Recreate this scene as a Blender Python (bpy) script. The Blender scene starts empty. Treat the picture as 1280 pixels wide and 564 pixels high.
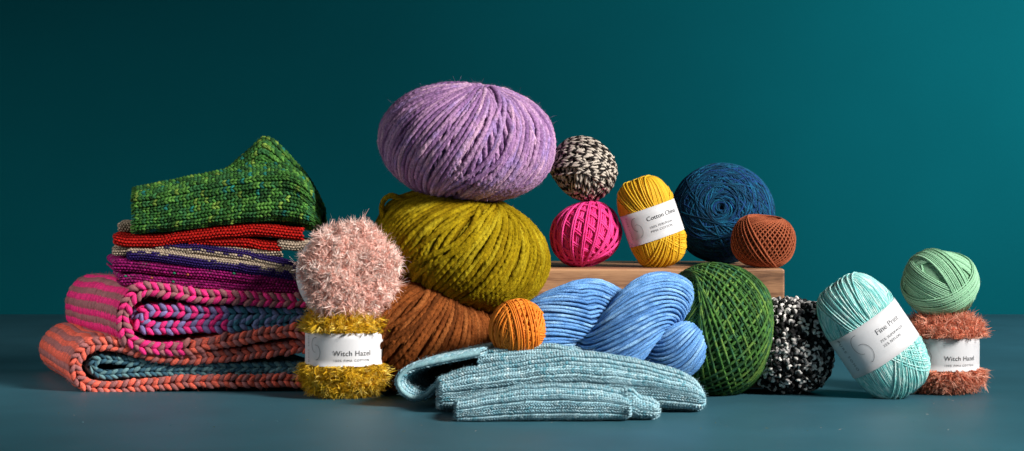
import bpy, math
import numpy as np
from mathutils import Vector, Matrix, Euler

PI = math.pi
R_ = np.random.default_rng(7)
D0, ZC, FPX = 2.5, 0.265, 2500.0
scene = bpy.context.scene
COL = scene.collection

def W(px, py, Y=0.0):
    """photograph pixel at depth Y -> world point (used to measure where things stand)"""
    d = Y + D0
    return np.array([(px - 640) / FPX * d, Y, ZC - (py - 230) / FPX * d])

def L(r, g, b):
    """sRGB 0-255 -> linear"""
    c = np.array([r, g, b]) / 255.0
    return np.where(c <= 0.04045, c / 12.92, ((c + 0.055) / 1.055) ** 2.4)

# ------------------------------------------------------------------ mesh accumulator
class Acc:
    def __init__(s):
        s.V, s.Q, s.T, s.C, s.MQ, s.MT, s.n = [], [], [], [], [], [], 0
    def add(s, v, q=None, t=None, c=(.5, .5, .5), mat=0):
        v = np.asarray(v, float).reshape(-1, 3)
        c = np.broadcast_to(np.asarray(c, float), (len(v), 3)) if np.ndim(c) == 1 else np.asarray(c, float).reshape(-1, 3)
        s.V.append(v); s.C.append(c)
        if q is not None and len(q):
            q = np.asarray(q).reshape(-1, 4) + s.n; s.Q.append(q); s.MQ.append(np.full(len(q), mat))
        if t is not None and len(t):
            t = np.asarray(t).reshape(-1, 3) + s.n; s.T.append(t); s.MT.append(np.full(len(t), mat))
        s.n += len(v)
    def build(s, name, mats, parent=None, loc=(0, 0, 0), smooth=True):
        V = np.concatenate(s.V) ; C = np.clip(np.concatenate(s.C), 0.0005, 1)
        loc = np.asarray(loc, float)
        if parent is not None:
            base = np.array(parent.location)
            V = V - base; lo = (0, 0, 0)
        else:
            V = V - loc; lo = tuple(loc)
        Q = np.concatenate(s.Q) if s.Q else np.zeros((0, 4), int)
        T = np.concatenate(s.T) if s.T else np.zeros((0, 3), int)
        me = bpy.data.meshes.new(name)
        me.vertices.add(len(V)); me.vertices.foreach_set('co', V.astype(np.float32).ravel())
        li = np.concatenate([Q.ravel(), T.ravel()]).astype(np.int32)
        me.loops.add(len(li)); me.loops.foreach_set('vertex_index', li)
        st = np.concatenate([np.arange(len(Q)) * 4, len(Q) * 4 + np.arange(len(T)) * 3]).astype(np.int32)
        me.polygons.add(len(st)); me.polygons.foreach_set('loop_start', st)
        mi = np.concatenate((s.MQ or [np.zeros(0)]) + (s.MT or [np.zeros(0)])).astype(np.int32)
        me.polygons.foreach_set('material_index', mi)
        me.polygons.foreach_set('use_smooth', np.full(len(st), smooth, dtype=bool))
        a = me.attributes.new('Col', 'FLOAT_COLOR', 'POINT')
        a.data.foreach_set('color', np.concatenate([C, np.ones((len(C), 1))], 1).astype(np.float32).ravel())
        for m in (mats if isinstance(mats, (list, tuple)) else [mats]): me.materials.append(m)
        me.update(); me.validate()
        o = bpy.data.objects.new(name, me); o.location = lo
        if parent is not None: o.parent = parent
        COL.objects.link(o)
        return o

def tag(o, label=None, cat=None, group=None, kind=None):
    if label: o['label'] = label
    if cat: o['category'] = cat
    if group: o['group'] = group
    if kind: o['kind'] = kind
    return o

def empty(name, loc):
    o = bpy.data.objects.new(name, None); o.location = tuple(loc); o.empty_display_size = .02
    COL.objects.link(o); return o

# ------------------------------------------------------------------ noise helpers
def unit(v): return v / (np.linalg.norm(v, axis=-1, keepdims=True) + 1e-12)

def n1(x, seed=0):
    """smooth 1-d value noise in -1..1"""
    x = np.asarray(x, float); i = np.floor(x).astype(np.int64); f = x - i; f = f * f * (3 - 2 * f)
    def h(k):
        k = (k * 374761393 + seed * 668265263) & 0xffffffff
        k = ((k ^ (k >> 13)) * 1274126177) & 0xffffffff
        return ((k ^ (k >> 16)) & 0xffff) / 32767.5 - 1
    return h(i) * (1 - f) + h(i + 1) * f

def n3(p, sc, seed=0):
    """cheap smooth 3-d noise from sines"""
    r = np.random.default_rng(seed + 99); o = 0
    for k in range(5):
        w = r.normal(size=3) * sc * (1 + .5 * k); o = o + np.sin(p @ w + r.uniform(0, 6.28)) / (1 + .4 * k)
    return o / 2.2

def palette(s, cols, scale, seed=0, sharp=1.0, jit=.06):
    """yarn colour along its own length: a walk through a palette"""
    cols = np.array(cols); x = (n1(np.asarray(s) / scale, seed) * sharp * .5 + .5) * (len(cols) - 1)
    x = np.clip(x, 0, len(cols) - 1.001); i = x.astype(int); f = (x - i)[..., None]
    c = cols[i] * (1 - f) + cols[i + 1] * f
    return c * (1 + jit * n1(np.asarray(s) / (scale * .13), seed + 5))[..., None]

# ------------------------------------------------------------------ yarn tubes
def tubes(m, P, Nn, r, sides=6, col=None, ply=0, pitch=.01, depth=.25, closed=False, col2=None, slub=0, seed=0, colfn=None, flat=1.0, rough=0):
    P = np.asarray(P, float); S, N = P.shape[:2]
    if closed: T = np.roll(P, -1, 1) - np.roll(P, 1, 1)
    else: T = np.gradient(P, axis=1)
    ds = np.linalg.norm(np.diff(P, axis=1), axis=-1)
    arc = np.concatenate([np.zeros((S, 1)), np.cumsum(ds, 1)], 1) + np.arange(S)[:, None] * 1.37
    T = unit(T); B = unit(np.cross(T, Nn)); N2 = np.cross(B, T)
    th = np.arange(sides) * 2 * PI / sides
    rr = np.broadcast_to(np.asarray(r, float), (S, N)) if np.ndim(r) < 2 else r
    if slub: rr = rr * (1 + slub * n1(arc / .012, seed + 11) + slub * .6 * n1(arc / .0045, seed + 12))
    f = np.ones((S, N, sides))
    if ply: f = 1 - depth + depth * np.abs(np.cos(.5 * ply * th[None, None] - PI * ply * arc[..., None] / pitch))
    if rough: f = f + rough * np.random.default_rng(seed).normal(size=f.shape)
    k = (rr[..., None] * f)[..., None]
    V = P[:, :, None] + k * (np.cos(th)[None, None, :, None] * B[:, :, None] + flat * np.sin(th)[None, None, :, None] * N2[:, :, None])
    c = colfn(arc) if colfn else np.broadcast_to(np.asarray(col, float), (S, N, 3))
    C = np.broadcast_to(c[:, :, None], V.shape).copy()
    if col2 is not None:
        mk = (np.cos(th[None, None] - 2 * PI * arc[..., None] / pitch + .9 * n1(arc / .006, seed)[..., None]) > 0)[..., None]
        C = np.where(mk, C, np.asarray(col2, float))
    idx = np.arange(S * N * sides).reshape(S, N, sides)
    a = idx if closed else idx[:, :-1]; b = np.roll(idx, -1, 1) if closed else idx[:, 1:]
    q = np.stack([a, np.roll(a, -1, 2), np.roll(b, -1, 2), b], -1).reshape(-1, 4)
    m.add(V, q, c=C)
    return arc

def ribbons(m, root, d0, length, width, col, seg=3, curl=.8, r=None, bend=None):
    """short soft fibres as thin curved ribbons; root (n,3), d0 (n,3) unit"""
    r = r or R_; n = len(root)
    length = np.broadcast_to(length, (n,)); width = np.broadcast_to(width, (n,))
    p = root.copy(); d = d0.copy(); bend = unit(r.normal(size=(n, 3))) if bend is None else bend
    side = unit(np.cross(d, unit(r.normal(size=(n, 3)))))
    pts = []
    for k in range(seg + 1):
        w = width * (1 - .75 * (k / seg) ** 1.5) * .5
        pts += [p + side * w[:, None], p - side * w[:, None]]
        d = unit(d + bend * curl / seg); p = p + d * (length / seg)[:, None]
    V = np.stack(pts, 1); K = V.shape[1]
    base = np.arange(n)[:, None] * K
    q = np.concatenate([base + np.array([2 * k, 2 * k + 1, 2 * k + 3, 2 * k + 2]) for k in range(seg)])
    C = np.repeat(np.broadcast_to(col, (n, 3)), K, 0)
    m.add(V, q, c=C)

def fuzz(m, n, length, col, width=.00016, out=.6, curl=1.2, src=None, tint=1.15):
    """fibres that stand off the surface already in the accumulator (points away from its centre)"""
    V = np.concatenate(m.V) if src is None else src
    C = np.concatenate(m.C) if src is None else None
    ctr = (V.min(0) + V.max(0)) / 2
    i = R_.integers(0, len(V), n); p = V[i]; nr = unit(p - ctr)
    d = unit(nr * out + R_.normal(size=(n, 3)) * .6)
    c = (C[i] if col is None else np.broadcast_to(col, (n, 3))) * tint
    ribbons(m, p, d, length * R_.uniform(.4, 1.3, n), width, c, seg=3, curl=curl)

# ------------------------------------------------------------------ shapes
class Shape:
    """superellipsoid a (x), b (y), c (z along its winding axis) with dimples at the poles, turned by rot and set at ctr"""
    def __init__(s, ctr, a, c, rot=(0, 0, 0), n=2.0, b=None, dimple=0.0, dw=.35, lump=0.0, lsc=30):
        s.ctr = np.array(ctr, float); s.a, s.c, s.b, s.n = a, c, b or a, n
        s.R = np.array(Euler([math.radians(k) for k in rot], 'XYZ').to_matrix()); s.dimple, s.dw, s.lump, s.lsc = dimple, dw, lump, lsc
    def at(s, d, h=0.0):
        d = unit(d); x, y, z = d[..., 0] / s.a, d[..., 1] / s.b, d[..., 2] / s.c
        rho = np.hypot(x, y) + 1e-9; n = s.n
        sc = (rho ** n + np.abs(z) ** n) ** (-1 / n)
        g = np.stack([x / rho * rho ** (n - 1) / s.a, y / rho * rho ** (n - 1) / s.b, np.sign(z) * np.abs(z) ** (n - 1) / s.c], -1)
        nr = unit(g)
        if s.dimple:
            ang = np.arccos(np.clip(np.abs(d[..., 2]), 0, 1)); sc = sc * (1 - s.dimple * np.exp(-(ang / s.dw) ** 2))
        if s.lump: sc = sc * (1 + s.lump * n3(d * .1, s.lsc, 3))
        P = d * sc[..., None] + nr * np.asarray(h)[..., None]
        return P @ s.R.T + s.ctr, nr @ s.R.T

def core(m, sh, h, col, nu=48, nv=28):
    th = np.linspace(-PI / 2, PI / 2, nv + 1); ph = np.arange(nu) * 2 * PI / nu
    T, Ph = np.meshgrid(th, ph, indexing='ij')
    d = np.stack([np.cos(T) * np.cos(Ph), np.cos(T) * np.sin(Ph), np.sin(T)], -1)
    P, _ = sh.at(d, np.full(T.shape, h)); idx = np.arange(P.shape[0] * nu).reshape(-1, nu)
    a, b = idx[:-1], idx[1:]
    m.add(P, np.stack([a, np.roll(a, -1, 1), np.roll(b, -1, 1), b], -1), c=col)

def wound(m, sh, r, tilt, prec, turns, grow, seg, sides=6, jit=.3, jr=.25, seed=0, t0=0.0, lock=None, **kw):
    """one continuous strand wound on a ball: circles tilted by `tilt` from the equator whose plane precesses by `prec` degrees a turn"""
    N = int(turns * seg); t = np.linspace(0, 2 * PI * turns, N)
    al = math.radians(tilt) + jit * r / sh.a * n1(t / 9.1, seed) + .02 * n1(t / 23., seed + 4)
    ps = t * prec / 360. + t0 + jit * r / sh.a * n1(t / 7.3, seed + 1)
    x, y, z = np.cos(t), np.sin(t) * np.cos(al), np.sin(t) * np.sin(al)
    d = np.stack([x * np.cos(ps) - y * np.sin(ps), x * np.sin(ps) + y * np.cos(ps), z], -1)
    h = grow * (t / t[-1] - 1) + jr * r * n1(t / 1.7, seed + 2)
    P, Nn = sh.at(d, h)
    tubes(m, P[None], Nn[None], r, sides=sides, seed=seed, **kw)

def bands(m, sh, r, nb, per, step, sides=6, seg=150, seed=0, wob=.25, axes=None, lay=.4, **kw):
    """hand wound ball: flat bands of parallel turns, each laid over the last in another direction"""
    rg = np.random.default_rng(seed)
    for b in range(nb):
        w = unit(rg.normal(size=3)) if axes is None or b < nb - len(axes) else unit(np.array(axes[b - nb + len(axes)], float))
        u = unit(np.cross(w, [0.3, .2, 1.])); v = np.cross(w, u)
        k = (np.arange(per) - (per - 1) / 2) * step / sh.a + rg.normal(size=per) * wob * r / sh.a
        k = np.clip(k, -.92, .92)
        t = np.linspace(0, 2 * PI, seg, endpoint=False)[None] + rg.uniform(0, 6, (per, 1))
        kk = k[:, None] + .12 * rg.normal() * np.sin(t + rg.uniform(0, 6)) * .5 + wob * r / sh.a * .6 * np.sin(2 * t + rg.uniform(0, 6, (per, 1)))
        q = np.sqrt(1 - kk ** 2)
        d = (np.cos(t) * q)[..., None] * u + (np.sin(t) * q)[..., None] * v + kk[..., None] * w
        h = np.full(t.shape, -(nb - 1 - b) * r * lay) + r * .25 * rg.normal(size=(per, 1))
        P, Nn = sh.at(d, h)
        tubes(m, P, Nn, r, sides=sides, closed=True, seed=seed + b, **kw)

# ------------------------------------------------------------------ knitted fabric
def leg_template(sx, rings=5, sides=6, w=.30, th=.30, arch=.22, over=1.30, x0=.08, x1=.30):
    t = np.linspace(-1, 1, rings); rad = np.array([max(.18, (1 - abs(k) ** 2.6)) for k in t]) ** .6
    a = np.arange(sides) * 2 * PI / sides
    cx = sx * (x0 + (x1 - x0) * (t + 1)); cx = sx * (x0 + (x1 * 2 - x0 * 2) * (t + 1) / 2 * .5 + 0)
    cx = sx * (x0 + (x1 - x0) * (t + 1) / 2 * 1.0 + 0)
    cy = t * over / 2
    cz = arch * (1 - t ** 2)
    V = np.stack([cx[:, None] + w * .5 * rad[:, None] * np.cos(a), np.broadcast_to(cy[:, None], (rings, sides)) + 0 * a, cz[:, None] + th * .5 * rad[:, None] * np.sin(a) * 1.0], -1)
    idx = np.arange(rings * sides).reshape(rings, sides); A, B = idx[:-1], idx[1:]
    q = np.stack([A, np.roll(A, -1, 1), np.roll(B, -1, 1), B], -1).reshape(-1, 4)
    return V.reshape(-1, 3), q

def bump_template(rings=4, sides=7, w=.95, hgt=.85, th=.8):
    t = np.linspace(-1, 1, rings + 2); rad = np.sqrt(np.clip(1 - t ** 2, .03, 1)); a = np.arange(sides) * 2 * PI / sides
    V = np.stack([np.broadcast_to(t[:, None] * w * .5, (len(t), sides)), hgt * .5 * rad[:, None] * np.cos(a) + .12 * (1 - t[:, None] ** 2), th * .5 * rad[:, None] * np.sin(a)], -1)
    idx = np.arange(len(t) * sides).reshape(len(t), sides); A, B = idx[:-1], idx[1:]
    q = np.stack([A, np.roll(A, -1, 1), np.roll(B, -1, 1), B], -1).reshape(-1, 4)
    return V.reshape(-1, 3), q

CJ = [.10]
def stitches(m, ctr, Eu, Ev, En, col, temps, jitter=.06):
    """instances stitch templates on frames ctr, Eu, Ev, En (n,3) with colours (n,3)"""
    n = len(ctr)
    for tv, tq in temps:
        j = 1 + jitter * R_.normal(size=(n, 1, 1))
        sh = jitter * R_.normal(size=(n, 3)) * .6
        P = ctr[:, None] + (tv[None, :, 0:1] * j + sh[:, None, 0:1]) * Eu[:, None] + (tv[None, :, 1:2] + sh[:, None, 1:2]) * Ev[:, None] + (tv[None, :, 2:3] * j + sh[:, None, 2:3] * .6) * En[:, None]
        K = len(tv); q = (np.arange(n)[:, None, None] * K + tq[None]).reshape(-1, 4)
        m.add(P, q, c=np.repeat(col * (1 + CJ[0] * R_.normal(size=(n, 1))), K, 0))

def knit(m, S, nu, nv, colfn, temps, thick=None, closed_u=False, base=True, basecol=None, lift=0.0, rib=None, stagger=False, flip=1, keep=None, skew=None, jitter=.06):
    """S(u,v) -> points; wales run along v, courses along u; u, v in 0..1"""
    u = (np.arange(nu) + .5) / nu; v = (np.arange(nv) + .5) / nv
    U, V = np.meshgrid(u, v, indexing='ij')
    if stagger: U = U + ((np.arange(nv) % 2) * .5 / nu)[None]
    e = 1e-3
    c = S(U, V); du = (S(U + e, V) - S(U - e, V)) / (2 * e); dv = (S(U, V + e) - S(U, V - e)) / (2 * e)
    Eu, Ev = du / nu, dv / nv; nn = unit(np.cross(Eu, Ev)) * flip
    th = thick if thick is not None else np.linalg.norm(Eu, axis=-1, keepdims=True)
    if rib is not None: c = c + nn * rib(U, V)[..., None]
    if skew is not None: Ev = Ev + Eu * skew
    col = colfn(U, V)
    f = lambda a: np.broadcast_to(a, U.shape + (3,)).reshape(-1, 3)
    cc, uu, vv, en, co = f(c + nn * lift), f(Eu), f(Ev), f(nn * th), f(col)
    if keep is not None:
        k = keep(U, V).ravel(); cc, uu, vv, en, co = cc[k], uu[k], vv[k], en[k], co[k]
    stitches(m, cc, uu, vv, en, co, temps, jitter)
    if base:
        gu, gv = np.meshgrid(np.linspace(0, 1, max(nu // 2, 8) + 1), np.linspace(0, 1, max(nv // 2, 8) + 1), indexing='ij')
        P = S(gu, gv); du = S(gu + e, gv) - S(gu - e, gv); dv = S(gu, gv + e) - S(gu, gv - e); nb = unit(np.cross(du, dv)) * flip
        if rib is not None: P = P + nb * rib(gu, gv)[..., None]
        tm = np.mean(np.linalg.norm(Eu, axis=-1))
        P = P - nb * tm * .08
        idx = np.arange(gu.size).reshape(gu.shape)
        q = np.stack([idx[:-1, :-1], idx[1:, :-1], idx[1:, 1:], idx[:-1, 1:]], -1).reshape(-1, 4)
        m.add(P, q, c=(colfn(gu, gv).reshape(-1, 3) if basecol is None else basecol))

def curve2(pts, closed=False):
    """arc-length parametrised smooth curve through points (k,d): returns f(t), length"""
    p = np.asarray(pts, float); out = []
    q = np.concatenate([[2 * p[0] - p[1]], p, [2 * p[-1] - p[-2]]])
    for i in range(len(p) - 1):
        t = np.linspace(0, 1, 24, endpoint=False)[:, None]; a, b, c, d = q[i], q[i + 1], q[i + 2], q[i + 3]
        out.append(.5 * ((2 * b) + (-a + c) * t + (2 * a - 5 * b + 4 * c - d) * t ** 2 + (-a + 3 * b - 3 * c + d) * t ** 3))
    out = np.concatenate(out + [p[-1:]]); s = np.concatenate([[0], np.cumsum(np.linalg.norm(np.diff(out, axis=0), axis=1))])
    def f(t):
        t = np.asarray(t, float); x = t * s[-1]
        r = np.stack([np.interp(x, s, out[:, k]) for k in range(out.shape[1])], -1)
        e0 = np.minimum(t, 0)[..., None] * s[-1] * unit(out[2] - out[0]); e1 = np.maximum(t - 1, 0)[..., None] * s[-1] * unit(out[-1] - out[-3])
        return r + e0 + e1
    return f, s[-1]

# ------------------------------------------------------------------ materials
def newmat(name):
    mt = bpy.data.materials.new(name); mt.use_nodes = True; nt = mt.node_tree
    return mt, nt, nt.nodes['Principled BSDF']

def yarn_mat(name, rough=.85, sheen=.25, fibre=900, var=.35, bump=.35, bscale=1600, spec=.2, sub=0.0, bdist=.0008):
    mt, nt, b = newmat(name); N = nt.nodes; K = nt.links
    at = N.new('ShaderNodeAttribute'); at.attribute_name = 'Col'
    tc = N.new('ShaderNodeTexCoord')
    no = N.new('ShaderNodeTexNoise'); no.inputs['Scale'].default_value = fibre; no.inputs['Detail'].default_value = 2
    K.new(tc.outputs['Object'], no.inputs['Vector'])
    mr = N.new('ShaderNodeMapRange'); mr.inputs['From Min'].default_value = .3; mr.inputs['From Max'].default_value = .7
    mr.inputs['To Min'].default_value = 1 - var; mr.inputs['To Max'].default_value = 1 + var
    K.new(no.outputs['Fac'], mr.inputs['Value'])
    mx = N.new('ShaderNodeVectorMath'); mx.operation = 'SCALE'
    K.new(at.outputs['Color'], mx.inputs[0]); K.new(mr.outputs['Result'], mx.inputs['Scale'])
    K.new(mx.outputs['Vector'], b.inputs['Base Color'])
    b.inputs['Roughness'].default_value = rough
    b.inputs['Specular IOR Level'].default_value = spec
    b.inputs['Sheen Weight'].default_value = sheen; b.inputs['Sheen Roughness'].default_value = .4
    K.new(at.outputs['Color'], b.inputs['Sheen Tint'])
    n2 = N.new('ShaderNodeTexNoise'); n2.inputs['Scale'].default_value = bscale; n2.inputs['Detail'].default_value = 1
    K.new(tc.outputs['Object'], n2.inputs['Vector'])
    bp = N.new('ShaderNodeBump'); bp.inputs['Strength'].default_value = bump; bp.inputs['Distance'].default_value = bdist
    K.new(n2.outputs['Fac'], bp.inputs['Height']); K.new(bp.outputs['Normal'], b.inputs['Normal'])
    return mt

M_wool = yarn_mat('wool_yarn', sheen=.3, fibre=700, var=.3, bump=.5, bscale=1100)
M_roving = yarn_mat('roving_yarn', sheen=.35, fibre=420, var=.34, bump=.8, bscale=950, rough=.95, spec=.05, bdist=.0018)
M_hank = yarn_mat('skein_wool', sheen=.3, fibre=900, var=.4, bump=.9, bscale=900, rough=.95, spec=.05, bdist=.0015)
M_cotton = yarn_mat('cotton_yarn', rough=.7, sheen=.12, fibre=1200, var=.15, bump=.3, spec=.3)
M_lash = yarn_mat('fringed_yarn', rough=.95, sheen=.1, fibre=300, var=.18, bump=.0, spec=.08)
def add_translucency(mt, f):
    nt = mt.node_tree; N = nt.nodes; K = nt.links; b = N['Principled BSDF']; out = N['Material Output']
    tr = N.new('ShaderNodeBsdfTranslucent'); mix = N.new('ShaderNodeMixShader'); mix.inputs[0].default_value = f
    K.new(b.inputs['Base Color'].links[0].from_socket, tr.inputs['Color'])
    K.new(b.outputs[0], mix.inputs[1]); K.new(tr.outputs[0], mix.inputs[2]); K.new(mix.outputs[0], out.inputs['Surface'])
add_translucency(M_lash, .15)
M_knit = yarn_mat('knitted_wool', sheen=.2, fibre=900, var=.3, bump=.5, bscale=1300)

def paint_mat(name, col, rough, var=.06, sc=3.0, spec=.3, fine=.15):
    mt, nt, b = newmat(name); N = nt.nodes; K = nt.links
    tc = N.new('ShaderNodeTexCoord'); no = N.new('ShaderNodeTexNoise'); no.inputs['Scale'].default_value = sc; no.inputs['Detail'].default_value = 6
    K.new(tc.outputs['Object'], no.inputs['Vector'])
    n4 = N.new('ShaderNodeTexNoise'); n4.inputs['Scale'].default_value = 420; n4.inputs['Detail'].default_value = 2; K.new(tc.outputs['Object'], n4.inputs['Vector'])
    cr = N.new('ShaderNodeMapRange'); cr.inputs['To Min'].default_value = 1 - var; cr.inputs['To Max'].default_value = 1 + var; cr.inputs['From Min'].default_value = .3; cr.inputs['From Max'].default_value = .7
    mm = N.new('ShaderNodeMath'); mm.operation = 'MULTIPLY_ADD'; mm.inputs[1].default_value = .35; K.new(n4.outputs['Fac'], mm.inputs[0])
    ms = N.new('ShaderNodeMath'); ms.operation = 'SUBTRACT'; ms.inputs[1].default_value = .175; K.new(no.outputs['Fac'], ms.inputs[0]); K.new(ms.outputs[0], mm.inputs[2])
    K.new(mm.outputs[0], cr.inputs['Value'])
    mx = N.new('ShaderNodeVectorMath'); mx.operation = 'SCALE'; mx.inputs[0].default_value = tuple(col)
    K.new(cr.outputs['Result'], mx.inputs['Scale']); K.new(mx.outputs['Vector'], b.inputs['Base Color'])
    b.inputs['Roughness'].default_value = rough; b.inputs['Specular IOR Level'].default_value = spec
    n2 = N.new('ShaderNodeTexNoise'); n2.inputs['Scale'].default_value = 220; n2.inputs['Detail'].default_value = 3
    K.new(tc.outputs['Object'], n2.inputs['Vector'])
    bp = N.new('ShaderNodeBump'); bp.inputs['Strength'].default_value = fine; bp.inputs['Distance'].default_value = .001
    K.new(n2.outputs['Fac'], bp.inputs['Height']); K.new(bp.outputs['Normal'], b.inputs['Normal'])
    return mt

M_back = paint_mat('teal_backdrop_paint', (.0008, .105, .128), .85, .06, 2.2, spec=.04, fine=.1)
M_table = paint_mat('teal_table_paint', (.024, .092, .124), .50, .12, 7.0, spec=.34, fine=.12)
M_paper = paint_mat('white_label_paper', (.62, .62, .64), .6, .02, 20, spec=.3, fine=.05)
M_ink = paint_mat('black_label_ink', (.07, .07, .075), .5, .02, 20)
M_ink2 = paint_mat('grey_label_ink', (.17, .17, .18), .5, .02, 20)

def wood_mat():
    mt, nt, b = newmat('oak_wood'); N = nt.nodes; K = nt.links
    tc = N.new('ShaderNodeTexCoord'); mp = N.new('ShaderNodeMapping'); mp.inputs['Scale'].default_value = (3, 30, 42)
    K.new(tc.outputs['Object'], mp.inputs['Vector'])
    no = N.new('ShaderNodeTexNoise'); no.inputs['Scale'].default_value = 1.5; no.inputs['Detail'].default_value = 8; no.inputs['Distortion'].default_value = .6
    K.new(mp.outputs['Vector'], no.inputs['Vector'])
    m2 = N.new('ShaderNodeMapping'); m2.inputs['Scale'].default_value = (25, 200, 420); K.new(tc.outputs['Object'], m2.inputs['Vector'])
    n2 = N.new('ShaderNodeTexNoise'); n2.inputs['Scale'].default_value = 2; n2.inputs['Detail'].default_value = 3; K.new(m2.outputs['Vector'], n2.inputs['Vector'])
    ad = N.new('ShaderNodeMath'); ad.operation = 'MULTIPLY_ADD'; ad.inputs[1].default_value = .45; K.new(n2.outputs['Fac'], ad.inputs[0]); K.new(no.outputs['Fac'], ad.inputs[2])
    cr = N.new('ShaderNodeValToRGB'); e = cr.color_ramp.elements
    e[0].position = .52; e[0].color = (*L(84, 54, 36), 1); e[1].position = .90; e[1].color = (*L(184, 138, 100), 1)
    x = e.new(.7); x.color = (*L(150, 108, 77), 1)
    K.new(ad.outputs[0], cr.inputs['Fac']); K.new(cr.outputs['Color'], b.inputs['Base Color'])
    b.inputs['Roughness'].default_value = .55
    bp = N.new('ShaderNodeBump'); bp.inputs['Strength'].default_value = .3; bp.inputs['Distance'].default_value = .0006
    K.new(ad.outputs[0], bp.inputs['Height']); K.new(bp.outputs['Normal'], b.inputs['Normal'])
    return mt
M_wood = wood_mat()

# ------------------------------------------------------------------ setting
def plane(name, x0, x1, y0, y1, z, mat, vertical=False):
    m = Acc()
    v = [(x0, y0, z), (x1, y0, z), (x1, y1, z), (x0, y1, z)] if not vertical else [(x0, y0, z), (x1, y0, z), (x1, y0, y1), (x0, y0, y1)]
    m.add(v, [[0, 1, 2, 3]]); o = m.build(name, mat, smooth=False); o['kind'] = 'structure'; return o
YB = 1.565
plane('tabletop', -4, 4, -2.2, YB, 0, M_table)
plane('backdrop', -4, 4, YB - .002, 3.0, -.3, M_back, vertical=True)

# ------------------------------------------------------------------ wooden block
def block():
    x0, x1, y0, y1, z0, z1, r = .0285, .3545, .10, .37, 0.0, .1545, .0025
    m = Acc(); prof = []
    for cx, cy, a0 in ((x1 - r, y1 - r, 0), (x0 + r, y1 - r, 90), (x0 + r, y0 + r, 180), (x1 - r, y0 + r, 270)):
        for k in range(4): a = math.radians(a0 + 30 * k); prof.append((cx + r * math.cos(a), cy + r * math.sin(a)))
    prof = np.array(prof); n = len(prof); ctr = prof.mean(0)
    rows = []
    for z, ins in ((z0, 0), (z1 - r, 0), (z1 - r * .3, r * .3), (z1, r)):
        p = prof + (ctr - prof) / np.abs(ctr - prof).max(0) * ins; rows.append(np.c_[p, np.full(n, z)])
    V = np.concatenate(rows); idx = np.arange(len(V)).reshape(-1, n); a, b = idx[:-1], idx[1:]
    m.add(V, np.stack([a, np.roll(a, -1, 1), np.roll(b, -1, 1), b], -1))
    t = np.array([[3 * n, 3 * n + k, 3 * n + k + 1] for k in range(1, n - 1)]) ; m.T.append(t); m.MT.append(np.zeros(len(t)))
    o = m.build('wooden_block', M_wood, loc=((x0 + x1) / 2, (y0 + y1) / 2, 0), smooth=False)
    tag(o, 'long oak wood block with straight grain carrying the small yarn balls', 'wooden block')
block()

# ------------------------------------------------------------------ balls
def finish(m, name, mat, base, label, cat, group=None, parent=None):
    o = m.build(name, mat, parent=parent, loc=base)
    if label: tag(o, label, cat, group)
    return o

GB = 'balls of yarn without a label'
def px_r(px, Y): return px / FPX * (Y + D0)

def rotm(deg): return np.array(Euler([math.radians(k) for k in deg], 'XYZ').to_matrix())
def meridians(m, sh, r, spacing, wrot, slant, seed, pal, h0=0.0, seam=None, N=190, sides=12):
    """roving laid from pole to pole of the winding axis, strand beside strand, tucking under at the poles"""
    rg = np.random.default_rng(seed); S = int(2 * PI * sh.a / spacing); k = np.arange(S)[:, None]
    end = np.radians(rg.choice([58, 66, 74, 82, 86], S))[:, None]; end2 = np.radians(rg.choice([58, 66, 74, 82, 86], S))[:, None]
    t = np.linspace(0, 1, N)[None]; lat = -end2 + (end + end2) * t
    ph = k * 2 * PI / S + slant * np.sin(lat) + .30 * r / sh.a * n1(t * 5 + k * 3.7, seed) * 2 + .10 * spacing / sh.a * rg.normal(size=(S, 1))
    tuck = np.maximum(np.clip(1 - t / .06, 0, 1), np.clip(1 - (1 - t) / .06, 0, 1)) ** 2
    h = h0 - 2.2 * r * tuck + .18 * r * rg.normal(size=(S, 1)) + .30 * r * n1(t * 7 + k * 5.1, seed + 3)
    if seam is not None:
        dp = (k * 2 * PI / S - seam + PI) % (2 * PI) - PI; near = np.exp(-(dp / .16) ** 2)
        ph = ph + near * np.where(k % 2 == 0, .16, -.10) * np.sin(lat * 3.2 + .4); h = h + near * np.where(k % 2 == 0, .5, -.8) * r * np.cos(lat * 2)
    d = np.stack([np.cos(lat) * np.cos(ph), np.cos(lat) * np.sin(ph), np.sin(lat) + 0 * ph], -1)
    P, Nn = sh.at(d @ (sh.R.T @ rotm(wrot)).T, h)
    tubes(m, P, Nn, r, sides=sides, ply=2, pitch=.016, depth=.20, slub=.15, rough=.06, seed=seed, colfn=lambda s: palette(s, pal, .05, seed, 1.2, .1))

def chunky(px, py, Y, a, c, rot, wrot, pal, seed, r=.0040, spacing=.0068, slant=.15, n=2.2, seam=None):
    ctr = W(px, py, Y); m = Acc()
    sh = Shape(ctr, px_r(a, Y) - r, px_r(c, Y) - r, rot, n=n, lump=.016)
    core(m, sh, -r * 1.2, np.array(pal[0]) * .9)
    meridians(m, sh, r, spacing * 1.3, wrot, -slant, seed + 1, pal, h0=-r * 1.0)
    meridians(m, sh, r, spacing, wrot, slant, seed, pal, seam=seam)
    return m, ctr

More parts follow.
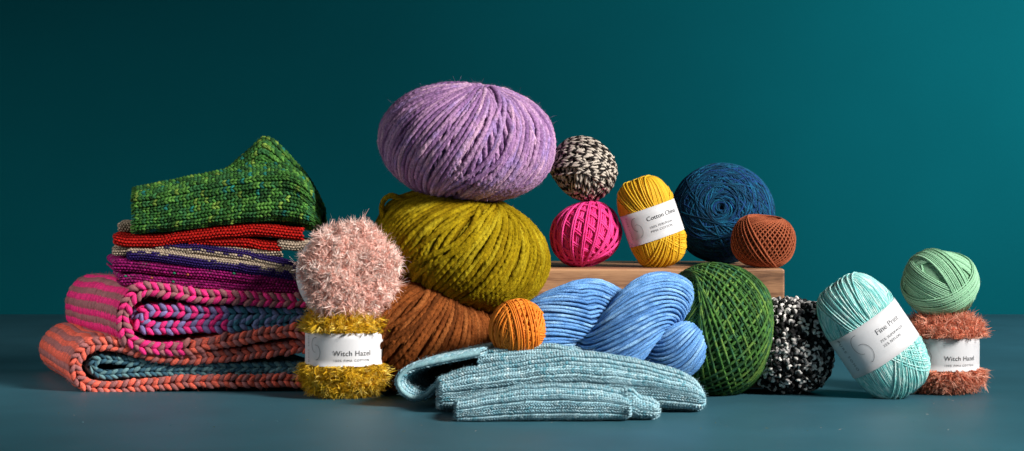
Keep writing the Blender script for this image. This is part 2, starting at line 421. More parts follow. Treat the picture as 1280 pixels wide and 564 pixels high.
# lavender ball on top of the olive one
lav = [L(132, 96, 142), L(158, 118, 164), L(182, 142, 178), L(154, 124, 178), L(200, 160, 190)]
m, c = chunky(584, 178, .10, 111, 74.5, (4, 4, 0), (18, 16, 0), lav, 3, slant=.32, seam=-PI / 2 + .22, r=.0032, spacing=.0066)
fuzz(m, 26000, .004, None, out=.35, width=.0002, curl=2.2)
fuzz(m, 3000, .010, None, out=.8)
finish(m, 'yarn_ball', M_roving, (c[0], c[1], W(584, 250, .10)[2]), 'big chunky lavender purple yarn ball stacked on top of the olive ball', 'yarn ball', GB)

oli = [L(114, 92, 8), L(140, 116, 14), L(154, 132, 20), L(128, 106, 8), L(164, 144, 30)]
m, c = chunky(578, 312, .11, 112, 72, (8, 15, 10), (8, 34, 0), oli, 11, slant=.12, seam=-PI / 2 - .25, r=.0034, spacing=.0072)
lp = np.array([W(x, y, .075) for x, y in ((506, 252), (492, 245), (482, 248), (477, 259), (480, 274), (490, 290))]); f_, _ = curve2(lp)
P_ = f_(np.linspace(0, 1, 60))[None]; tubes(m, P_, np.broadcast_to([0, -1., 0], P_.shape), .0036, sides=12, ply=2, pitch=.02, depth=.14, rough=.06, slub=.1, colfn=lambda s: palette(s, oli, .05, 3, 1.2, .1))
fuzz(m, 22000, .004, None, out=.35, width=.0002, curl=2.2)
finish(m, 'yarn_ball', M_roving, (c[0], c[1], W(578, 385, .11)[2]), 'big chunky olive green yarn ball under the lavender ball', 'yarn ball', GB)

bro = [L(88, 46, 20), L(112, 60, 27), L(128, 70, 32), L(104, 54, 24), L(138, 80, 40)]
m, c = chunky(520, 412, .09, 112, 76, (8, 24, -10), (8, 34, 0), bro, 23, slant=.1, seam=-PI / 2 - .3, r=.0036, spacing=.0076)
fuzz(m, 18000, .004, None, out=.35, width=.0002, curl=2.2)
finish(m, 'yarn_ball', M_roving, (c[0], c[1], 0.0), 'big chunky brown yarn ball under the olive ball, behind the pale blue knitting', 'yarn ball', GB)

# pink centre-pull ball
Y = .17; c = W(732, 293, Y); r = .00135; m = Acc()
pk = [L(232, 44, 128), L(240, 70, 150), L(226, 36, 118)]
sh = Shape(c, px_r(46.5, Y) - r, px_r(41.5, Y) - r, (-14, -20, 0), n=2.2, dimple=.0, dw=.4)
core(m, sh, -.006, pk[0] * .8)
wound(m, sh, r, 82, 5.3, 60, .002, 110, sides=7, jit=.9, jr=.3, seed=6, colfn=lambda s: palette(s, pk, .1, 2))
for V_ in m.V[1:]: V_ -= unit(V_ - c) * .0045
for k in range(2):
    wound(m, sh, r, 63, 23.3, 62, .011, 110, sides=7, jit=.25, jr=.3, seed=5, t0=k * 2.5 * r / sh.a, ply=3, pitch=.007, depth=.2, colfn=lambda s: palette(s, pk, .1, 2))
finish(m, 'yarn_ball', M_cotton, (c[0], c[1], .1545), 'hot pink yarn ball with diamond criss-cross winding on the wood block', 'yarn ball', GB)

# black and cream marled ball
Y = .165; c = W(730, 211, Y); r = .0021; m = Acc()
sh = Shape(c, px_r(43.5, Y) - r, px_r(41, Y) - r, (20, 40, 0), n=2.05)
core(m, sh, -.008, L(60, 55, 52))
bands(m, sh, r, 15, 7, .0047, sides=10, seg=250, seed=15, wob=1.3, col=L(196, 184, 170), col2=L(38, 33, 32), pitch=.0125, ply=2, depth=.25,
      axes=[(.9, .3, .5), (-.2, .5, .9), (.6, -.4, -.6), (.1, .9, .35)])
fuzz(m, 3000, .004, None, out=.6, width=.00012)
finish(m, 'yarn_ball', M_wool, (c[0], c[1], W(730, 252, Y)[2]), 'black and cream twisted yarn ball on top of the hot pink ball', 'yarn ball', GB)

# navy ball, seen down its winding axis
Y = .265; c = W(903, 266.5, Y); r = .00125; m = Acc()
nav = [L(8, 52, 84), L(12, 74, 108), L(8, 38, 62), L(20, 98, 132), L(22, 62, 118)]
sh = Shape(c, px_r(65.5, Y) - r, px_r(54, Y) - r, (82, 0, -8), n=2.15, dimple=.04, dw=.30, b=px_r(63, Y) - r)
core(m, sh, -.005, nav[2] * .8)
rg = np.random.default_rng(4)
for sg in (1, -1):
    S = 150; lam = np.sort(rg.uniform(-.15, 1.5, S)) * sg; t = np.linspace(0, 2 * PI, 150, endpoint=False)[None] + rg.uniform(0, 6, (S, 1))
    lm = lam[:, None] + (.16 + .42 * rg.uniform(size=(S, 1))) * np.sin(t + rg.uniform(0, 6, (S, 1))) * np.cos(lam)[:, None]
    d = np.stack([np.cos(lm) * np.cos(t), np.cos(lm) * np.sin(t), np.sin(lm)], -1)
    P, Nn = sh.at(d, rg.uniform(-.0045, .0006, (S, 1)) + 0 * t)
    tubes(m, P, Nn, r, sides=5, closed=True, seed=8, slub=.12, colfn=lambda s: palette(s, nav, .05, 9, 1.4, .2))
for q_, (tl, pr, tn) in enumerate(((22, 11.3, 60), (40, 13.7, 60), (57, 12.3, 60), (73, 9.1, 60))):
    wound(m, sh, r, tl, pr, tn, .003, 140, sides=5, jit=2.5, jr=.5, seed=60 + q_, slub=.12, colfn=lambda s: palette(s, nav, .05, 9, 1.4, .2))
fuzz(m, 5000, .004, None, out=.6, width=.0001)
finish(m, 'yarn_ball', M_wool, (c[0], c[1], .1545), 'large dark blue yarn ball with a swirled end behind the rust ball', 'yarn ball', GB)

# rust centre-pull ball
Y = .150; c = W(954, 301.5, Y); r = .00105; m = Acc()
ru = [L(146, 74, 46), L(162, 88, 58), L(136, 66, 40)]
sh = Shape(c, px_r(41, Y) - r, px_r(35, Y) - r, (6, 4, 0), n=2.35, dimple=.04, dw=.4)
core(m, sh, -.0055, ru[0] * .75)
wound(m, sh, r, 80, 4.3, 85, .001, 100, sides=6, jit=.8, jr=.3, seed=16, colfn=lambda s: palette(s, ru, .1, 2))
for V_ in m.V[1:]: V_ -= unit(V_ - c) * .0045
wound(m, sh, r, 55, 9.7, 120, .006, 100, sides=6, jit=.8, jr=.3, seed=15, ply=2, pitch=.005, depth=.2, colfn=lambda s: palette(s, ru, .1, 2))
fuzz(m, 2500, .003, None, out=.6, width=.0001)
finish(m, 'yarn_ball', M_wool, (c[0], c[1], .1545), 'small rust brown yarn ball at the right end of the wood block', 'yarn ball', GB)

# big green ball
Y = .030; c = W(893, 412.5, Y); r = .0018; m = Acc()
gr = [L(40, 74, 33), L(53, 95, 41), L(74, 118, 50), L(34, 62, 34), L(42, 90, 60), L(90, 122, 54)]
sh = Shape(c, px_r(85, Y) - r, px_r(74, Y) - r, (0, -80, 16), n=2.3, b=px_r(85, Y) - r)
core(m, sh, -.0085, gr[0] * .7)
gk = dict(sides=7, ply=2, pitch=.006, depth=.25, colfn=lambda s: palette(s, gr, .02, 6, 1.5, .2))
wound(m, sh, r, 78, 4.7, 90, .001, 130, jit=.9, jr=.3, seed=30, lock=None, **gk)
for V_ in m.V[1:]: V_ -= unit(V_ - c) * .006
k0 = len(m.V)
wound(m, sh, r, 55, 6.1, 90, .002, 130, jit=.9, jr=.3, seed=33, **gk)
for V_ in m.V[k0:]: V_ -= unit(V_ - c) * .0035
wound(m, sh, r, 36, 11.3, 68, .0045, 130, jit=.9, jr=.3, seed=31, t0=.4, **gk)
fuzz(m, 7000, .004, None, out=.6, width=.00011)
finish(m, 'yarn_ball', M_wool, (c[0], c[1], 0), 'tall green yarn ball with lattice winding beside the blue twisted skein', 'yarn ball', GB)

# orange ball
Y = -.076; c = W(648, 411, Y); r = .00125; m = Acc()
og = [L(205, 112, 22), L(222, 130, 34), L(196, 100, 18)]
sh = Shape(c, px_r(38, Y) - r, px_r(38, Y) - r, (0, 0, 0), n=2.0)
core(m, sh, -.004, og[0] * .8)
bands(m, sh, r, 9, 13, .0029, sides=6, seg=200, seed=43, wob=.8, ply=2, pitch=.005, depth=.25, colfn=lambda s: palette(s, og, .1, 2),
      axes=[(.5, -.2, .9), (.9, .1, -.35), (-.55, .75, .2), (.93, .3, .12)])
finish(m, 'yarn_ball', M_cotton, (c[0], c[1], W(0, 446, Y)[2]), 'small orange yarn ball resting behind the pale blue knitting', 'yarn ball', GB)

# mint ball
Y = .045; c = W(1175, 353.5, Y); r = .00095; m = Acc()
mi = [L(144, 194, 156), L(160, 208, 172), L(132, 184, 146)]
sh = Shape(c, px_r(48.5, Y) - r, px_r(44, Y) - r, (0, 10, 0), n=2.15)
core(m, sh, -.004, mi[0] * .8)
bands(m, sh, r, 12, 14, .0021, sides=5, seg=180, seed=52, lay=.9, wob=.5, colfn=lambda s: palette(s, mi, .1, 2), axes=[(.1, .75, .55), (.2, -.35, .9), (.75, .45, .6), (-.55, -.5, .7)])
fuzz(m, 5000, .0035, None, out=.6, width=.0001)
finish(m, 'yarn_ball', M_cotton, (c[0], c[1], W(0, 398, Y)[2]), 'pale mint green yarn ball on top of the terracotta fringed ball', 'yarn ball', GB)

# ------------------------------------------------------------------ black and white boucle ball
Y = .04; c = W(988, 431.5, Y); m = Acc()
sh = Shape(c, px_r(54, Y) - .003, px_r(58, Y) - .003, (0, 4, 0), n=3.0, b=.052)
core(m, sh, -.003, L(18, 18, 18))
def nubs(m, sh, n, R, r, cols, w, seed):
    rg = np.random.default_rng(seed)
    d = unit(rg.normal(size=(n, 3))); P, Nn = sh.at(d, rg.uniform(-.002, .002, n))
    u = unit(np.cross(Nn, unit(rg.normal(size=(n, 3))))); v = unit(np.cross(Nn, u) + Nn * rg.uniform(-.9, .9, (n, 1)))
    t = np.linspace(0, 1, 9)[None] * rg.uniform(2.6, 4.6, (n, 1)); RR = R * rg.uniform(.6, 1.15, (n, 1))
    Q = P[:, None] + RR[..., None] * (np.cos(t)[..., None] * u[:, None] + np.sin(t)[..., None] * v[:, None]) + Nn[:, None] * (.0012 * np.sin(t))[..., None]
    prof = np.sin(np.linspace(.25, PI - .25, 9)) ** .6
    cs = np.array(cols)[rg.choice(len(cols), n, p=w)]
    rad = r * prof[None] * rg.uniform(.75, 1.25, (n, 1))
    tubes(m, Q, np.broadcast_to(np.cross(u, v)[:, None], Q.shape), rad, sides=7, colfn=lambda s: np.broadcast_to(cs[:, None], s.shape + (3,)), ply=2, pitch=.006, depth=.2)
nubs(m, sh, 2900, .0026, .0021, [L(24, 24, 24), L(44, 44, 46), L(212, 208, 203), L(140, 137, 136)], [.38, .16, .28, .18], 5)
fuzz(m, 2500, .003, None, out=.6, width=.0001)
finish(m, 'yarn_ball', M_wool, (c[0], c[1], 0), 'black and white curly yarn ball between green ball and turquoise labelled ball', 'yarn ball', GB)

# ------------------------------------------------------------------ paper band with lettering
def text_geo(body, size, spacing=1.0):
    cu = bpy.data.curves.new('txt', 'FONT'); cu.body = body; cu.size = size; cu.space_character = spacing; cu.resolution_u = 3; cu.offset = 0
    o = bpy.data.objects.new('txt', cu); COL.objects.link(o)
    bpy.context.view_layer.update()
    me = o.evaluated_get(bpy.context.evaluated_depsgraph_get()).to_mesh()
    me.calc_loop_triangles()
    v = np.array([x.co[:] for x in me.vertices]); t = np.array([x.vertices[:] for x in me.loop_triangles])
    bpy.data.objects.remove(o); bpy.data.curves.remove(cu)
    return v, t

def band(parent, sh_ctr, rot, ra, rb, zlo, zhi, items, face=0.0):
    """paper band round a ball: an oval tube along local z; the lettering faces local -y turned by `face` degrees"""
    R = np.array(Euler([math.radians(k) for k in rot], 'XYZ').to_matrix()); m = Acc()
    def at(arc, z, off):
        a = arc / ra + math.radians(face) - PI / 2
        k = 1 + off / ra
        p = np.stack([np.cos(a) * ra * k, np.sin(a) * rb * k, z + 0 * a], -1)
        p = p * np.stack([1 + .006 * np.sin(3 * a + 1 + z * 40), 1 + .005 * np.sin(4 * a + z * 60), 1 + 0 * a], -1)
        return p @ R.T + sh_ctr
    n = 96; ar = np.arange(n + 7) / n * 2 * PI * ra + PI * ra
    zz = np.linspace(zlo, zhi, 6)
    off = np.where(np.arange(n + 7) > n - 2, .0006, 0.0)
    A, Z = np.meshgrid(ar, zz, indexing='ij'); O = np.broadcast_to(off[:, None], A.shape)
    P = at(A, Z, O); Pi = at(A, Z, O - .0004); idx = np.arange(A.size).reshape(A.shape)
    q = np.stack([idx[:-1, :-1], idx[1:, :-1], idx[1:, 1:], idx[:-1, 1:]], -1).reshape(-1, 4)
    m.add(P, q, c=(.8, .8, .8)); m.add(Pi, q[:, ::-1], c=(.8, .8, .8))
    for e in (0, -1):
        a, b = idx[:, e], idx[:, e] + A.size; a2 = a[:-1], a[1:]
        m.Q.append(np.stack([a[:-1], a[1:], b[1:], b[:-1]], -1) + m.n - 2 * A.size); m.MQ.append(np.zeros(len(a) - 1))
    for it in items:
        if it[0] == 'text':
            _, body, size, x, z, ang, mt, sp = it
            v, t = text_geo(body, size, sp); ca, sa = math.cos(ang), math.sin(ang)
            X = x + v[:, 0] * ca - v[:, 1] * sa; Zt = z + v[:, 0] * sa + v[:, 1] * ca
            m.add(at(X, Zt, .0005), None, t, c=(.02, .02, .02), mat=mt)
        else:
            _, x, z, rx, rz, a0, a1, w = it
            t = np.linspace(math.radians(a0), math.radians(a1), 33)
            X = np.stack([x + (rx - w) * np.cos(t), x + (rx + w) * np.cos(t)], 1); Zt = np.stack([z + (rz - w) * np.sin(t), z + (rz + w) * np.sin(t)], 1)
            i = np.arange(66).reshape(33, 2)
            m.add(at(X, Zt, .0005), np.stack([i[:-1, 0], i[:-1, 1], i[1:, 1], i[1:, 0]], -1), c=(.02, .02, .02), mat=1)
    return m.build('paper_label', [M_paper, M_ink, M_ink2], parent=parent)

def logo(x, z, s):
    return [('arc', x, z + .5 * s, s * .78, s, 78, 265, .00022), ('arc', x, z - .5 * s, s * .78, s, -85, 102, .00022)]

# ------------------------------------------------------------------ fringed cotton rolls
def lash(m, sh, n, cols, length, width=.0007, seed=0, clump=140, keep=None, lay=.8, curl=2.1):
    rg = np.random.default_rng(seed); K = 7; d = unit(rg.normal(size=(n // K, 3)))
    if keep is not None: d = d[keep(d)]
    nt = len(d); n = nt * K; P, Nn = sh.at(d, rg.uniform(-.003, .0015, nt))
    # fibres leave the core strand in little tufts that share a direction and a bend
    f = np.stack([n3(P, clump, seed + k) for k in range(3)], -1) + rg.normal(size=(nt, 3)) * .6
    tg = unit(f - Nn * np.sum(f * Nn, -1, keepdims=True))
    dr = unit(tg * rg.uniform(.5, 1.3, (nt, 1)) + Nn * rg.uniform(.1, 1.0, (nt, 1)) * lay)
    tl = rg.uniform(.5, 1.3, nt); cs = np.array(cols)[rg.integers(0, len(cols), nt)] * rg.uniform(.82, 1.12, (nt, 1))
    bd = unit(rg.normal(size=(nt, 3)))
    R = lambda a: np.repeat(a, K, 0)
    root = R(P) + rg.normal(size=(n, 3)) * .0008
    ribbons(m, root, unit(R(dr) + rg.normal(size=(n, 3)) * .15), length * R(tl) * rg.uniform(.6, 1.2, n), width * rg.uniform(.6, 1.4, n), R(cs) * rg.uniform(.9, 1.1, (n, 1)), seg=5, curl=curl, r=rg,
            bend=unit(R(bd) + rg.normal(size=(n, 3)) * .35))

def witch(px, ytop, ybot, Y, halfw, lx0, lx1, ly0, ly1, cols, label, seed, tipx=0):
    zb = max(0.0, W(0, ybot, Y)[2]); zt = W(0, ytop, Y)[2]; c = W(px, (ytop + ybot) / 2, Y); c[2] = (zb + zt) / 2
    root = empty('labelled_yarn_ball', (c[0], c[1], 0))
    tag(root, label, 'yarn ball', 'yarn balls with a paper label')
    m = Acc(); a = px_r(halfw, Y); hz = (zt - zb) / 2 - .004
    lr = px_r((lx1 - lx0) / 2, Y - .04)
    zl0, zl1 = W(0, ly1, Y - lr)[2] - c[2], W(0, ly0, Y - lr)[2] - c[2]
    sh = Shape(c, a - .006, hz, (0, 0, 0), n=3.4); core(m, sh, -.004, np.array(cols[0]) * .9, 96, 90)
    s2 = Shape(c, a - .004, hz, (0, 0, 0), n=3.6)
    def keep(d):
        P, _ = s2.at(d); z = P[:, 2] - c[2]; return (z < zl0 - .001) | (z > zl1 + .001)
    lash(m, s2, 32000, cols, .0135, width=.0010, seed=seed, keep=keep)
    # waist under the band
    V = m.V
    for i in range(len(V)):
        z = V[i][:, 2] - c[2]; rad = np.hypot(V[i][:, 0] - c[0], V[i][:, 1] - c[1]); inb = (z > zl0 + .0005) & (z < zl1 - .0005)
        lim = lr * .97; s = np.where(inb & (rad > lim), lim / np.maximum(rad, 1e-6), 1.0)
        V[i][:, 0] = c[0] + (V[i][:, 0] - c[0]) * s; V[i][:, 1] = c[1] + (V[i][:, 1] - c[1]) * s
    m.build('yarn', M_lash, parent=root)
    cl = c.copy(); cl[0] = c[0]
    k = lr / .0495; H = zl1 - zl0; zm = (zl0 + zl1) / 2
    it = [('text', 'Witch Hazel', .0090 * k, -.0085 * k, zm - H * .17, 0, 1, 1.06), ('text', '100% PIMA COTTON', .0040 * k, -.0083 * k, zm - H * .345, 0, 1, 1.3),
          ('text', 'PURE SOHO', .0044 * k, -.0500 * k, zm + H * .40, -PI / 2, 2, 1.5)] + logo(-.0335 * k, zm + .001, .0092 * k)
    band(root, cl, (0, 0, 0), lr, lr, zl0, zl1, it, face=-2)
    return root

mus = [L(222, 180, 44), L(236, 198, 70), L(202, 158, 28), L(244, 216, 110), L(226, 184, 52)]
witch(431, 384, 495, .0, 57, 382, 483, 417, 459, mus, 'mustard yellow fringed yarn ball with white label under the pink fluffy ball', 71)
ter = [L(226, 144, 114), L(236, 162, 134), L(212, 126, 98), L(242, 182, 158)]
witch(1180, 392, 491, .045, 53, 1136, 1224, 423, 465, ter, 'terracotta fringed yarn ball with white label under the mint ball', 81)

# fluffy pink ball seen end-on
Y = -.005; c = W(436, 341, Y)
root = empty('fluffy_yarn_ball', (c[0], c[1], W(0, 398, Y)[2]))
tag(root, 'pale pink fluffy fringed yarn ball seen end-on above the mustard ball', 'yarn ball', 'yarn balls with a paper label')
m = Acc(); blush = [L(246, 204, 192), L(250, 218, 208), L(240, 188, 174), L(253, 234, 226), L(246, 210, 198)]
sh = Shape(c, px_r(60, Y), px_r(44, Y), (82, 0, 24), n=2.4, dimple=.55, dw=.42, lump=.075, lsc=48)
core(m, sh, -.004, blush[2] * .95)
def keepf(d):
    q, _ = sh.at(d); z = ((q - c) @ sh.R)[:, 2]; rr = np.hypot(*((q - c) @ sh.R)[:, :2].T); return ~((z > -.036) & (z < -.004) & (rr > .03))
lash(m, sh, 34000, blush, .0120, width=.0010, seed=91, clump=120, lay=.65, keep=keepf, curl=2.7)
lash(m, sh, 3500, blush, .017, width=.0008, seed=92, clump=90, lay=.7, keep=keepf, curl=2.4)
m.build('yarn', M_lash, parent=root)
R80 = np.array(Euler([math.radians(k) for k in (82, 0, 24)], 'XYZ').to_matrix())
band(root, c + R80 @ np.array([0, 0, -.0]), (82, 0, 24), px_r(58, Y), px_r(58, Y), -.034, -.006, [], 0)

# ------------------------------------------------------------------ smooth labelled skeins
def skein(px, py, Y, halfw, halfl, lean, label, cols, r, seed, lab, items, tilt=83, prec=3.0, turns=125, scale=.03, n=2.9, yaw=0, toe=0, extra_ax=(), depthf=.82, lr_f=1.015, face=0):
    c = W(px, py, Y); rot = (toe, lean, yaw)
    a = px_r(halfw, Y) - r; cc = px_r(halfl, Y) - r
    base = c.copy(); base[2] = 0 if Y < .1 else .1545
    root = empty('labelled_yarn_ball', base); tag(root, label, 'yarn ball', 'yarn balls with a paper label')
    sh = Shape(c, a, cc, rot, n=n, b=a * depthf, dimple=.05, dw=.3); m = Acc()
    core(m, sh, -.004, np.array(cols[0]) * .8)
    cf = lambda s: palette(s, cols, scale, seed, 1.4, .05)
    wound(m, sh, r, tilt, prec, turns, .003, 150, sides=5, jit=.8, jr=.3, seed=seed, colfn=cf)
    # outer turns that cross over the shoulders
    rg = np.random.default_rng(seed)
    for ax, cnt, st, off in extra_ax:
        w = unit(np.array(ax, float)); u = unit(np.cross(w, [0, 1, .1])); v = np.cross(w, u)
        k = (np.arange(cnt) * st / a + off)[:, None] + 0.0; t = np.linspace(0, 2 * PI, 220, endpoint=False)[None] + np.zeros((cnt, 1))
        k = k + .02 * np.sin(t * 2 + rg.uniform(0, 6, (cnt, 1))); q = np.sqrt(1 - np.clip(k, -.95, .95) ** 2)
        d = (np.cos(t) * q)[..., None] * u + (np.sin(t) * q)[..., None] * v + k[..., None] * w
        P, Nn = sh.at(d, np.full(t.shape, r * .9) + r * .3 * rg.normal(size=(cnt, 1)))
        tubes(m, P, Nn, r, sides=5, closed=True, seed=seed + 3, colfn=cf)
    # press everything under the band
    lo, hi = lab; Rm = sh.R; la, lb = a * lr_f, a * depthf * lr_f
    for i in range(len(m.V)):
        l = (m.V[i] - c) @ Rm; rad = np.sqrt((l[:, 0] / la) ** 2 + (l[:, 1] / lb) ** 2)
        inb = np.clip(1 - np.maximum(lo - l[:, 2], l[:, 2] - hi) / .004, 0, 1)
        s = 1 - inb * (1 - np.where(rad > .975, .975 / np.maximum(rad, 1e-6), 1)); l[:, 0] *= s; l[:, 1] *= s
        m.V[i] = l @ Rm.T + c
    fuzz(m, 2500, .003, None, out=.6, width=.0001)
    m.build('yarn', M_cotton, parent=root)
    band(root, c, rot, la, lb, lo, hi, items, face)
    return root

Y = .155
chy = [L(214, 166, 24), L(226, 182, 44), L(204, 152, 16)]
k = .0375
H0, H1 = -.0225, .0205
it = [('text', 'Cotton Chino', .0082, -.0070, .0040, 0, 1, 1.0), ('text', '100% PERUVIAN', .0043, -.0065, -.0065, 0, 2, 1.12), ('text', 'PIMA COTTON', .0043, -.0065, -.0120, 0, 2, 1.12),
      ('text', 'PURE SOHO', .0042, -.0385, .0165, -PI / 2, 2, 1.4)] + logo(-.0230, .0, .0088)
skein(814.5, 278, Y, 36.5, 60, -19, 'yellow cotton yarn ball with white label leaning on the pink ball', chy, .0011, 101, (H0, H1), it, extra_ax=[((.85, -.3, .55), 12, .0026, -.05), ((.75, .4, -.6), 9, .0025, .1)], scale=.2)

Y = -.02
tq = [L(122, 194, 190), L(146, 208, 203), L(204, 228, 223), L(98, 182, 180), L(164, 214, 209)]
it = [('text', 'Fine Print', .0100, .0010, .0056, 0, 2, 1.0), ('text', '75% SUPERWASH', .0046, .0000, -.0050, 0, 2, 1.12), ('text', '25% NYLON', .0046, .0000, -.0115, 0, 2, 1.12),
      ('text', 'PURE SOHO', .0062, -.0500, .0245, -PI / 2, 2, 1.45)] + logo(-.0235, .001, .0128)
skein(1091.5, 421.5, Y, 49.5, 86.5, -34.5, 'turquoise yarn ball with white label leaning against the terracotta ball', tq, .00095, 111, (-.0285, .0265), it,
      tilt=84, prec=2.1, turns=180, extra_ax=[((.9, -.35, .45), 14, .0023, .02), ((.8, .35, -.55), 12, .0023, .12)], scale=.012)

# ------------------------------------------------------------------ blue twisted skein
def hank():
    Y = -.022; c0 = W(648, 425, Y); c1 = W(856, 407, Y); root = empty('twisted_skein', ((c0[0] + c1[0]) / 2, Y, 0))
    tag(root, 'sky blue hank of yarn twisted on itself in front of the wood block', 'yarn skein')
    blues = [L(94, 144, 200), L(112, 160, 214), L(82, 130, 188), L(136, 180, 222)]
    ax = c1 - c0; Lx = np.linalg.norm(ax); ax = ax / Lx; up = np.array([0, 0, 1.]); fr = np.array([0, -1., 0]); up = np.cross(fr, ax); up = up if up[2] > 0 else -up
    pitch = .185; rho = .0315; r = .00215
    for ph in (0, PI):
        m = Acc(); N = 200; t = np.linspace(-.02, 1.02, N); s = t * Lx
        env = np.clip(1 - (2 * t - 1) ** 20, 0, 1) ** .5
        env = np.maximum(env, .12)
        se = np.where(s > .075, s, .075 - (.075 - s) * .5); th = 2 * PI * se / pitch + ph + HPH
        ctr = c0 + ax * s[:, None] + (rho * env * np.cos(th))[:, None] * fr + (rho * env * np.sin(th))[:, None] * up
        T = unit(np.gradient(ctr, axis=0)); rd = unit(np.cos(th)[:, None] * fr + np.sin(th)[:, None] * up)
        n1_ = unit(rd - T * np.sum(rd * T, -1, keepdims=True)); b1 = np.cross(T, n1_)
        arc = np.concatenate([[0], np.cumsum(np.linalg.norm(np.diff(ctr, axis=0), axis=1))])
        rp = .0355 * env ** .8; S = 38
        ph0 = np.arange(S) * 2 * PI / S
        phi = ph0[:, None] + KT * arc[None] + .05 * n1(arc[None] / .03 + np.arange(S)[:, None] * 7, 3)
        off = (rp[None] + r * .5 * n1(arc[None] / .02 + np.arange(S)[:, None] * 3, 9))
        P = ctr[None] + off[..., None] * (np.cos(phi)[..., None] * n1_[None] + np.sin(phi)[..., None] * b1[None])
        Nn = unit(P - ctr[None])
        tubes(m, P, Nn, r, sides=10, ply=3, pitch=.009, depth=.24, rough=.05, slub=.08, colfn=lambda a: palette(a, blues, .03, 3, 1.2, .1), seed=4)
        # filling
        idx = np.arange(N * 24).reshape(N, 24); a = np.arange(24) * 2 * PI / 24
        V = ctr[:, None] + (rp * .95)[:, None, None] * (np.cos(a)[None, :, None] * n1_[:, None] + np.sin(a)[None, :, None] * b1[:, None])
        m.add(V, np.stack([idx[:-1], np.roll(idx[:-1], -1, 1), np.roll(idx[1:], -1, 1), idx[1:]], -1), c=blues[2] * .7)
        fuzz(m, 9000, .004, None, out=.4, width=.00012)
        m.build('strand_bundle', M_hank, parent=root)
HPH = -1.36; KT = 35.0
hank()

SJ = [.06]
# ------------------------------------------------------------------ thick striped scarves
VL = [leg_template(-1, 7, 8, w=.62, th=.95, arch=.15, over=1.75, x0=.10, x1=.36), leg_template(1, 7, 8, w=.62, th=.95, arch=.15, over=1.75, x0=.10, x1=.36)]

def slant(temps, k):   # lean the legs of a V outwards
    out = []
    for (v, q), s in zip(temps, (-1, 1)):
        v = v.copy(); v[:, 0] += s * k * v[:, 1]; out.append((v, q))
    return out
VE = [leg_template(-1, 7, 8, w=.50, th=.62, arch=.10, over=1.5, x0=.26, x1=.26), leg_template(1, 7, 8, w=.50, th=.62, arch=.10, over=1.5, x0=.26, x1=.26)]
VE = slant(VE, .24)

def scarf_layer(m, pts, Y, Dv, w, pitch, colfn, depth_n=26, surface=True, outer=1, vdir=1):
    """folded layer: its edge chain faces the camera along the path pts (photo px at depth Y); the cloth runs back along Dv"""
    P3 = np.array([W(x, y, Y) for x, y in pts]); f, Ln = curve2(P3); nv = int(Ln / pitch)
    Dn = unit(np.array(Dv, float))
    def frame(v):
        e = 1e-3; c = f(v); t = unit(f(v + e) - f(v - e)); n = unit(np.cross(t, [0, 1., 0])); return c, t, n
    def Sedge(u, v):
        v = v if vdir > 0 else 1 - v
        c, t, n = frame(v); return c + n * ((u - .5) * w)[..., None] - Dn * (.004 * np.cos((u - .5) * PI))[..., None]
    g = lambda U, V: colfn(np.floor((V if vdir > 0 else 1 - V) * nv + .0), f(V if vdir > 0 else 1 - V))
    e = 1e-3; a = Sedge(np.array(.5 + e), np.array(.5)) - Sedge(np.array(.5 - e), np.array(.5)); b = Sedge(np.array(.5), np.array(.5 + e)) - Sedge(np.array(.5), np.array(.5 - e))
    fl = 1 if np.cross(a, b)[1] < 0 else -1
    knit(m, Sedge, 1, nv, g, VE, thick=np.array([[w * .62]]), base=False, flip=fl, jitter=.09)
    # cloth surface, both sides: rows follow the stitches of the edge
    for side in (1, -1):
        def Ss(u, v):
            c, t, n = frame(v); dd = np.array(Dv)[None] if c.ndim == 2 else np.array(Dv)
            uu = np.asarray(u)[..., None]; b = c + uu * np.array(Dv)
            q = (.0022 * n3(b, 11, 4) * np.clip(uu[..., 0] * 6, 0, 1))[..., None]
            return b + n * (side * w * .40 + q) + t * q * 1.2
        gs = lambda U, V: colfn(np.floor(V * nv), f(V))
        a = Ss(np.array(.5 + e), np.array(.5)) - Ss(np.array(.5 - e), np.array(.5)); b = Ss(np.array(.5), np.array(.5 + e)) - Ss(np.array(.5), np.array(.5 - e))
        _, _, nn = frame(np.array(.5)); fl = 1 if np.dot(np.cross(a, b), nn * side) > 0 else -1
        knit(m, Ss, depth_n, nv, gs, VS, thick=np.array([[.0048]]), base=True, flip=fl)
VS = slant([leg_template(-1, 5, 6, w=.50, th=1.0, arch=.1, over=1.35, x0=.24, x1=.24), leg_template(1, 5, 6, w=.50, th=1.0, arch=.1, over=1.35, x0=.24, x1=.24)], .2)

def alt(c1, c2, sw=None):
    def g(i, P):
        k = (i.astype(int) % 2 == 0)[..., None]
        c = np.where(k, c1, c2)
        if sw is not None:
            c3, c4, cond = sw; c = np.where(cond(P)[..., None], np.where(k, c3, c4), c)
        return c
    return g

